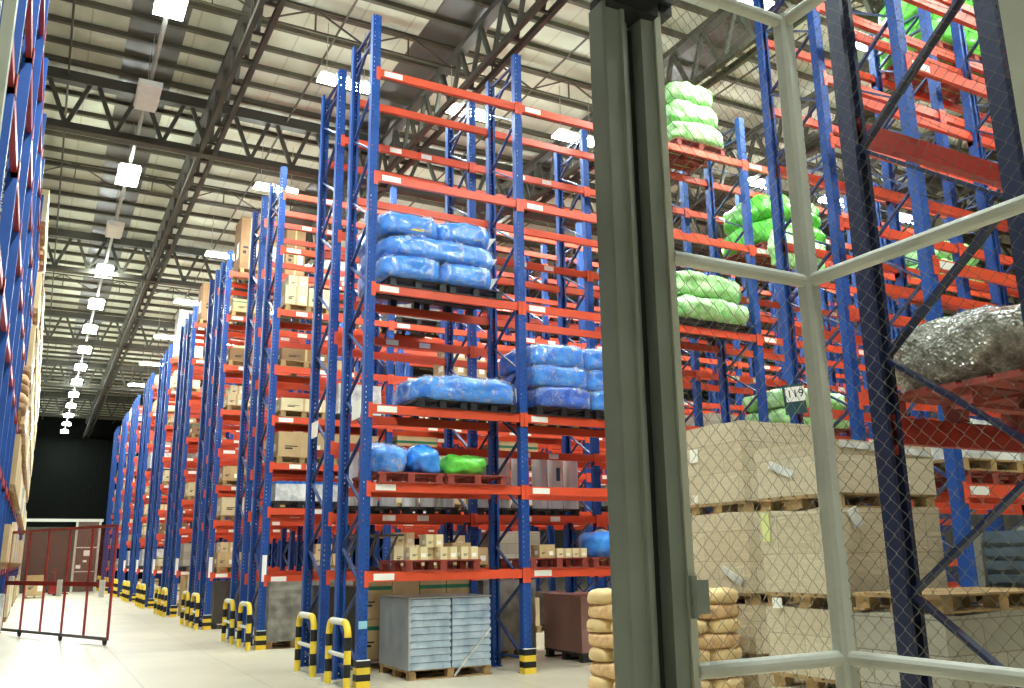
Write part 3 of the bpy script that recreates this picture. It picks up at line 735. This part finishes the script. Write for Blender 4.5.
# ------------------------------------------------------------------ left rack goods
k = 0
for bay in range(7, 23):
    for li in range(-1, 6):
        z = 0 if li < 0 else LVL[li]; zt = LVL[li+1] if li < 5 else 11.0
        if (bay, li) == (7, 2): continue
        if random.random() < (.9 if bay > 10 else .55):
            y = 6.9+bay*2.15+1.07; h = min(zt-z-.45, random.choice((.8, .95, 1.1)))
            tail = 'at %s, %s bay of the left rack' % ('floor level' if li < 0 else ORD[li]+' beam', ORD[bay-7])
            pallet(-1.1, y, z, 'wooden pallet '+tail, 'wood', 1.2, 1.8, .144, group='goods in the left rack')
            key = random.choice(('cream', 'cream', 'whitefilm', 'carton'))
            if key == 'whitefilm': load('wrapped_load', -1.1, y, z+.144, 1.22, 1.8, h, key, 'white wrapped load '+tail, seed=bay*7+li, group='goods in the left rack', nx=5, nz=4)
            else: carton(-1.1, y, z+.144, 1.22, 1.75, h, {'cream': 'cream', 'carton': 'tan'}[key]+' carton '+tail, key, group='goods in the left rack')
pallet(-1.12, 22.95-.2, 4.82, 'wooden pallet under the brown sacks high in the left rack', 'wood', 1.15, 1.7)
for i in range(5):
    pillow('paper_sack', -1.08, 22.7, 4.964+.21*i, 1.25, 1.6, .24, 'sackr' if i % 2 else 'brown', '%s brown sack from the bottom of the high stack in the left rack' % ORD[i], 'sack', seed=90+i, e=.5, amp=.03, group='brown sacks in the left rack')

# ------------------------------------------------------------------ rolling gate across the aisle
P0 = Vector((1.52, 20.6, 0)); P1 = Vector((-.5, 25.4, 0)); ang = math.atan2(P1.y-P0.y, P1.x-P0.x); Lg = (P1-P0).length
t = thing('rolling_gate', 'red wheeled gate with mesh upper half standing across the main aisle', 'gate', P0, ang)
npan = 5; step = Lg/npan
for i in range(npan+1):
    b = MB(); b.box(i*step-.02, i*step+.02, -.02, .02, .12, 2.42); link('upright_bar', b.mesh('upright_bar', ['gatered']), t)
b = MB(); b.box(0, Lg, -.03, .03, .1, .16); link('bottom_rail', b.mesh('bottom_rail', ['darkfilm']), t)
b = MB(); b.box(0, Lg, -.03, .03, 1.16, 1.26); link('middle_rail', b.mesh('middle_rail', ['gatered']), t)
b = MB(); b.box(0, Lg, -.03, .03, 2.38, 2.44); link('top_rail', b.mesh('top_rail', ['gatered']), t)
b = MB(); b.box(.03, Lg-.03, -.004, .004, 1.26, 2.38); link('mesh_infill', b.mesh('mesh_infill', ['redmesh']), t)
for x in (.1, step*2, step*4):
    b = MB(); b.tube([(x, -.02, .055), (x, .02, .055)], .055, 12); b.box(x-.03, x+.03, -.035, .035, .06, .12); link('caster', b.mesh('caster', ['black']), t)
for x in (.35, step*2.2):
    b = MB(); b.box(x-.12, x+.12, .03, .04, .95, 1.3); link('notice_plate', b.mesh('notice_plate', ['label']), t)['label'] = 'grey notice plate'

# ------------------------------------------------------------------ partition at the far end
t = thing('end_partition', 'white framed partition with dark curtains at the far end of the main aisle', 'partition', (0, 58, 0))
b = MB(); b.box(-.65, 3.5, -.06, .06, 4.0, 4.16); link('header_beam', b.mesh('header_beam', ['whitepaint']), t)
for x in (-.55, 2.13, 3.35):
    b = MB(); b.box(x-.06, x+.06, -.06, .06, 0, 4.0); link('frame_post', b.mesh('frame_post', ['pale']), t)
for i in range(7):
    b = MB(); x = -.47+i*.365; b.box(x, x+.36, -.02+.012*(i % 2), .0+.012*(i % 2), .05, 3.7); link('curtain_strip', b.mesh('curtain_strip', ['panelolive']), t)
b = MB(); b.box(2.2, 3.28, -.04, .02, .05, 3.98); pnl = link('door_panel', b.mesh('door_panel', ['panelbrown']), t)
b = MB(); b.box(2.2, 3.28, -.06, -.04, 2.5, 2.56); b.box(2.2, 3.28, -.06, -.04, 1.15, 1.2); link('panel_rail', b.mesh('panel_rail', ['whitepaint']), pnl)
for x, z, w, h in ((2.6, 2.05, .45, .32), (2.25, 1.35, .25, .2), (2.6, 1.7, .2, .12)):
    b = MB(); b.box(x, x+w, -.055, -.042, z, z+h); link('notice', b.mesh('notice', ['label']), pnl)
carton(.27, 51.2, .144, .85, .9, .95, 'tan carton with a dark slot on the floor at the far end of the aisle', 'carton')
pallet(.27, 51.2, 0, 'wooden pallet under the tan carton at the far end of the aisle', 'wood', .9, 1.0)
t = thing('pallet_truck', 'red hand pallet truck parked beside the tan carton far down the aisle', 'pallet truck', (1.25, 54, 0), .3)
b = MB()
for s in (-.27, .11): b.box(s, s+.16, -1.1, 0, .09, .15)
link('fork', b.mesh('fork', ['gatered']), t)
b = MB(); b.box(-.3, .3, 0, .2, .08, .55); b.tube([(0, .15, .5), (0, .4, 1.2)], .03, 8); link('pump_body', b.mesh('pump_body', ['gatered']), t)
b = MB(); b.tube([(-.15, .4, 1.2), (.15, .4, 1.2), (.15, .42, 1.36), (-.15, .42, 1.36), (-.15, .4, 1.2)], .02, 6); link('handle', b.mesh('handle', ['gatered']), t)
b = MB(); b.tube([(-.08, .1, .09), (.08, .1, .09)], .09, 14); b.tube([(-.2, -.95, .045), (-.14, -.95, .045)], .045, 10); b.tube([(.16, -.95, .045), (.22, -.95, .045)], .045, 10); link('wheel', b.mesh('wheel', ['black']), t)

# ------------------------------------------------------------------ block stacks behind the cage
def stack(nm, x0, x1, y0, y1, tiers, key, place, top_label=True):
    cx, cy = (x0+x1)/2, (y0+y1)/2
    for i, (a, c) in enumerate(tiers):
        tn = ('lowest', 'second', 'third', 'fourth')[i] if i < len(tiers)-1 else 'topmost'
        pallet(cx, cy, a, '%s wooden pallet in the %s' % (tn, place), 'wood', x1-x0, y1-y0, .11, group='pallets in the '+place)
        o = load('wrapped_cartons', cx, cy, a+.11, (x1-x0)*1.0, (y1-y0)*1.0, c-a-.11, key, '%s film wrapped tan carton block in the %s' % (tn, place), seed=int(x0*13)+i, amp=.008, nx=10, nz=8)
        h = c-a-.11; w2 = (x1-x0)/2; d2 = (y1-y0)/2
        def dec(n_, key_, *boxes):
            for q in boxes:
                b = MB(); b.box(*q); link(n_, b.mesh(n_, [key_]), o)
        if nm == 'L' and i == 3:
            dec('load_label', 'label', (-w2-.02, -w2-.008, d2-.2, d2-.08, h*.55, h*.72), (-w2-.02, -w2-.008, d2-.16, d2-.1, .02, .1))
        if nm == 'L' and i == 2:
            b = MB(); b.bar((-w2-.015, -d2*.1, h*.3), (-w2-.015, -d2*.75, h*.12), .01, .07); link('film_fold', b.mesh('film_fold', ['whitefilm']), o)
        if nm == 'R' and i == 3:
            b = MB(); b.bar((-w2-.015, d2*.55, h*.66), (-w2-.015, -d2*.05, h*.4), .01, .06); link('film_fold', b.mesh('film_fold', ['whitefilm']), o)
            b = MB(); b.bar((w2-.5, -d2-.014, h*.98), (w2-.35, -d2-.014, h*.2), .01, .05); link('film_fold', b.mesh('film_fold', ['whitefilm']), o)
            b = MB(); b.bar((-w2+.1, -d2-.014, h*.92), (w2-.05, -d2-.014, h*.82), .01, .05); link('film_fold', b.mesh('film_fold', ['whitefilm']), o)
        if nm == 'R' and i == 2:
            dec('yellow_tag', 'tagyellow', (-w2-.022, -w2-.01, d2-.13, d2-.05, h-.24, h-.01))
            b = MB(); b.bar((-w2+.14, -d2-.02, h*.98), (-w2+.2, -d2-.03, h*.78), .03, .09); link('film_tuft', b.mesh('film_tuft', ['whitefilm']), o)
        if nm == 'R' and i == 1:
            dec('yellow_tag', 'tagyellow', (-w2+.3, -w2+.38, -d2-.02, -d2-.01, h-.17, h-.0))
            dec('load_label', 'label', (-w2-.02, -w2-.01, d2-.2, d2-.1, h-.01, h+.07), (-w2+.42, -w2+.62, -d2-.02, -d2-.01, h-.1, h-.01))
stack('L', 6.2, 7.4, 6.72, 7.58, [(0, .6), (.6, 1.16), (1.16, 2.05), (2.05, 2.97)], 'ctnwrap', 'stack beside the paper sacks')
stack('R', 5.32, 6.5, 4.8, 5.62, [(0, .62), (.62, 1.23), (1.23, 1.98), (1.98, 2.5)], 'ctnwrap', 'stack behind the cage corner post')
# grey stack further right with pallet and slate crates
load('wrapped_cartons', 5.85, 4.26, .11, 1.3, .72, 1.13, 'ctnwrap2', 'grey film wrapped carton block low behind the navy rack frame', seed=91)
load('wrapped_cartons', 7.2, 4.26, .11, 1.3, .72, 1.13, 'ctnwrap2', 'grey film wrapped carton block low under the slate crate', seed=92)
pallet(7.2, 4.26, 0, 'wooden pallet on the floor under the slate crate block', 'wood', 1.3, .72, .11)
pallet(7.2, 4.26, 1.25, 'wooden pallet directly under the slate blue crate', 'wood', 1.3, .72, .12)
pallet(5.85, 4.26, 0, 'wooden pallet on the floor under the grey wrapped block behind the navy frame', 'wood', 1.3, .72, .11)
pallet(5.85, 4.26, 1.25, 'yellowish wooden pallet on top of the grey wrapped block', 'wood', 1.3, .72, .12)
t = thing('plastic_crate_stack', 'slate blue slatted crate with grey corner posts on the yellowish pallet', 'crate', (6.86, 4.24, 1.37))
b = MB(); b.box(-.27, .27, -.27, .27, 0, .42)
for q in range(4): b.box(-.29, .29, -.29, .29, .03+.1*q, .09+.1*q)
link('crate_body', b.mesh('crate_body', ['crate']), t)
for sx in (-1, 1):
    for sy in (-1, 1):
        b = MB(); b.box(sx*.29-.03, sx*.29+.03, sy*.29-.03, sy*.29+.03, 0, .46); link('corner_post', b.mesh('corner_post', ['crategrey']), t)
# paper sacks
bx, by = 4.82, 6.62
pallet(bx+.58, by+.5, 0, 'wooden pallet under the stacked paper sacks', 'wood', 1.16, 1.0, .144)
SK = [pillow_mesh('paper_sack', .6, .4, .152, ('sack', 'sackr')[i % 2], e=.5, amp=.018, fr=6, seed=i, n=8) for i in range(4)]
for l in range(9):
    z = .144+.131*l; row = []
    front3 = l % 2 == 0
    if front3: row = [(.2+.39*i, .3, PI/2) for i in range(3)] + [(.3+.58*i, .8, 0) for i in range(2)]
    else: row = [(.3+.58*i, .2, 0) for i in range(2)] + [(.2+.39*i, .7, PI/2) for i in range(3)]
    names = (['left front', 'middle front', 'right front'] if front3 else ['left front', 'right front']) + (['left rear', 'right rear'] if front3 else ['left rear', 'middle rear', 'right rear'])
    for (x, yy, rz), nm in zip(row, names):
        tag(link('paper_sack', SK[(1 if not front3 else 0)+2*(l//2 % 2)], None, (bx+x, by+yy, z), rz+random.uniform(-.03, .03)), '%s tan paper sack in the %s layer from the floor beside the carton stack' % (nm, ORD[l]), 'sack', 'paper sacks on one pallet')

# ------------------------------------------------------------------ silver heap on the navy rack
pallet(5.47, 3.28, 2.47, 'dark red pallet on the navy rack under the silver heap', 'redpal', 1.4, 1.2, .16)
pillow('wrapped_heap', 5.45, 3.36, 2.625, 1.42, 1.25, .54, 'sparkle', 'bulging silver bubbly film heap on the dark red pallet at right', 'wrapped heap', seed=5, e=.75, amp=.06, fr=4, n=34)
# white wrapped goods and red pallets on the rack behind
for i, x in enumerate((8.95, 10.05)):
    pallet(x, 6.42, 2.31, 'lower red pallet behind the navy brace, %s one' % ('left', 'right')[i], 'redpal', 1.05, 1.1, .15, group='pallets behind the navy brace')
    pallet(x, 6.42, 2.46, 'upper wooden pallet behind the navy brace, %s one' % ('left', 'right')[i], 'wood', 1.05, 1.1, .13, group='pallets behind the navy brace')
    load('wrapped_load', x, 6.42, 2.59, 1.0, 1.05, .42, 'whitefilm', 'shiny white film bundle on stacked pallets behind the navy brace, %s one' % ('left', 'right')[i], seed=95+i, amp=.05, group='white bundles behind the navy brace')

# ------------------------------------------------------------------ cage in front
YC, XC = 1.87, 2.052
cage = thing('mesh_cage', 'pale green grey tube cage with chain link wire at right foreground', 'cage', (0, 0, 0))
def cpart(nm, b, key, lab=None):
    o = link(nm, b.mesh(nm, [key]), cage)
    if lab: o['label'] = lab
b = MB(); w = .028; b.prism([(XC-w, YC-w*.6), (XC-w*.6, YC-w), (XC+w*.6, YC-w), (XC+w, YC-w*.6), (XC+w, YC+w*.6), (XC+w*.6, YC+w), (XC-w*.6, YC+w), (XC-w, YC+w*.6)], 0, 3.4); cpart('corner_post', b, 'tube')
b = MB(); b.box(XC-.03, XC+.03, 1.08, 1.14, 0, 3.4); cpart('end_post', b, 'pale')
b = MB(); b.box(1.502, 1.524, 1.86, 1.93, 0, 3.3); cpart('jamb_post', b, 'pale')
for z in (1.36, 2.47, .1, 3.38):
    b = MB(); b.tube([(1.52, YC, z), (XC, YC, z)], .021, 12); cpart('rail', b, 'tube')
    b = MB(); b.tube([(XC, YC, z), (XC, -.6, z)], .021, 12); cpart('rail', b, 'tube')
def chain(p0, du, width, height, z0, c, r=.001):
    b = MB(); n = int(width/c); nz = int(height/c)
    nrm = Vector((-du.y, du.x, 0))
    for i in range(n):
        pts = []
        for j in range(nz+1):
            s = (i+((j+i) % 2)*1.05)*c
            pts.append(tuple(p0+du*s+Vector((0, 0, z0+j*c))+nrm*(.0025 if (j+i) % 2 else -.0025)))
        b.tube(pts, r, 4, 0, False)
    return b
b = chain(Vector((1.525, YC+.012, 0)), Vector((1, 0, 0)), XC-1.56, 3.25, .1, .0245); cpart('wire_mesh', b, 'wire')
b = chain(Vector((XC+.012, YC-.03, 0)), Vector((0, -1, 0)), 1.6, 3.25, .1, .0245); cpart('wire_mesh', b, 'wire')

# gate post : folded steel jamb
gp = thing('gate_post', 'thick dark grey green folded steel gate post in the foreground', 'post', (0, 0, 0))
prof = [(1.32, 1.945), (1.32, 1.876), (1.326, 1.87), (1.372, 1.868), (1.377, 1.858), (1.388, 1.858), (1.392, 1.864), (1.396, 1.905), (1.434, 1.91), (1.438, 1.93), (1.454, 1.93), (1.459, 1.874), (1.50, 1.868), (1.50, 1.96), (1.34, 1.96)]
b = MB(); b.prism(prof, 0, 3.24); link('jamb_profile', b.mesh('jamb_profile', ['postgreen']), gp)
b = MB(); b.box(1.435, 1.453, 1.915, 1.929, 0, 3.2); link('recess_shade', b.mesh('recess_shade', ['postdark']), gp)  # black strip standing in for the shade inside the recess
b = MB(); b.box(1.505, 1.556, 1.845, 1.86, 1.50, 1.585); b.tube([(1.51, 1.85, 1.49), (1.51, 1.85, 1.595)], .01, 8); link('latch_plate', b.mesh('latch_plate', ['postgreen']), gp)
b = MB()
b.prism([(1.27, 1.84), (1.56, 1.84), (1.56, 1.93), (1.27, 1.93)], 3.28, 3.4)
b.prism([(1.33, 1.84), (1.5, 1.84), (1.5, 1.95), (1.33, 1.95)], 3.22, 3.28)
b.box(1.5, 1.57, 1.86, 1.98, 3.255, 3.3)
link('header_bracket', b.mesh('header_bracket', ['header']), gp)
b = MB(); b.box(1.27, 1.55, -.6, 1.84, 3.3, 3.46); link('header_track', b.mesh('header_track', ['header']), gp)
# other leaf of the gate at the far left
t = thing('gate_leaf', 'pair of pale grey tubes of the open gate leaf at top left', 'gate', (0, 0, 0))
for x in (-.178, -.15):
    b = MB(); b.box(x-.011, x+.011, YC-.02, YC+.02, 0, 3.4); link('leaf_tube', b.mesh('leaf_tube', ['pale']), t)
b = MB(); b.box(-.9, -.13, YC-.02, YC+.02, 3.36, 3.4); b.box(-.9, -.13, YC-.02, YC+.02, .06, .1); link('leaf_rail', b.mesh('leaf_rail', ['pale']), t)

# ------------------------------------------------------------------ world, camera
W = bpy.data.worlds.new('World'); S.world = W; W.use_nodes = True
W.node_tree.nodes['Background'].inputs[0].default_value = (.6, .62, .6, 1); W.node_tree.nodes['Background'].inputs[1].default_value = .05
cam = bpy.data.cameras.new('Camera'); co = bpy.data.objects.new('Camera', cam); COL.objects.link(co)
yaw, pitch, roll_ = math.radians(28.1713), math.radians(13.6278), math.radians(-.8506)
cy, sy, cp, sp = math.cos(yaw), math.sin(yaw), math.cos(pitch), math.sin(pitch)
f = Vector((sy*cp, cy*cp, sp)); r = Vector((cy, -sy, 0)); u = r.cross(f)
cr, sr = math.cos(roll_), math.sin(roll_)
rr = r*cr+u*sr; uu = -r*sr+u*cr
co.matrix_world = Matrix(((rr.x, uu.x, -f.x, 0), (rr.y, uu.y, -f.y, 0), (rr.z, uu.z, -f.z, 1.65), (0, 0, 0, 1)))
cam.sensor_width = 36; cam.lens = 877.51/1024*36; cam.clip_start = .05; cam.clip_end = 300
S.camera = co
vs = S.view_settings; vs.view_transform = 'Standard'; vs.look = 'None'; vs.gamma = 1; vs.use_curve_mapping = False; vs.exposure = 0.0
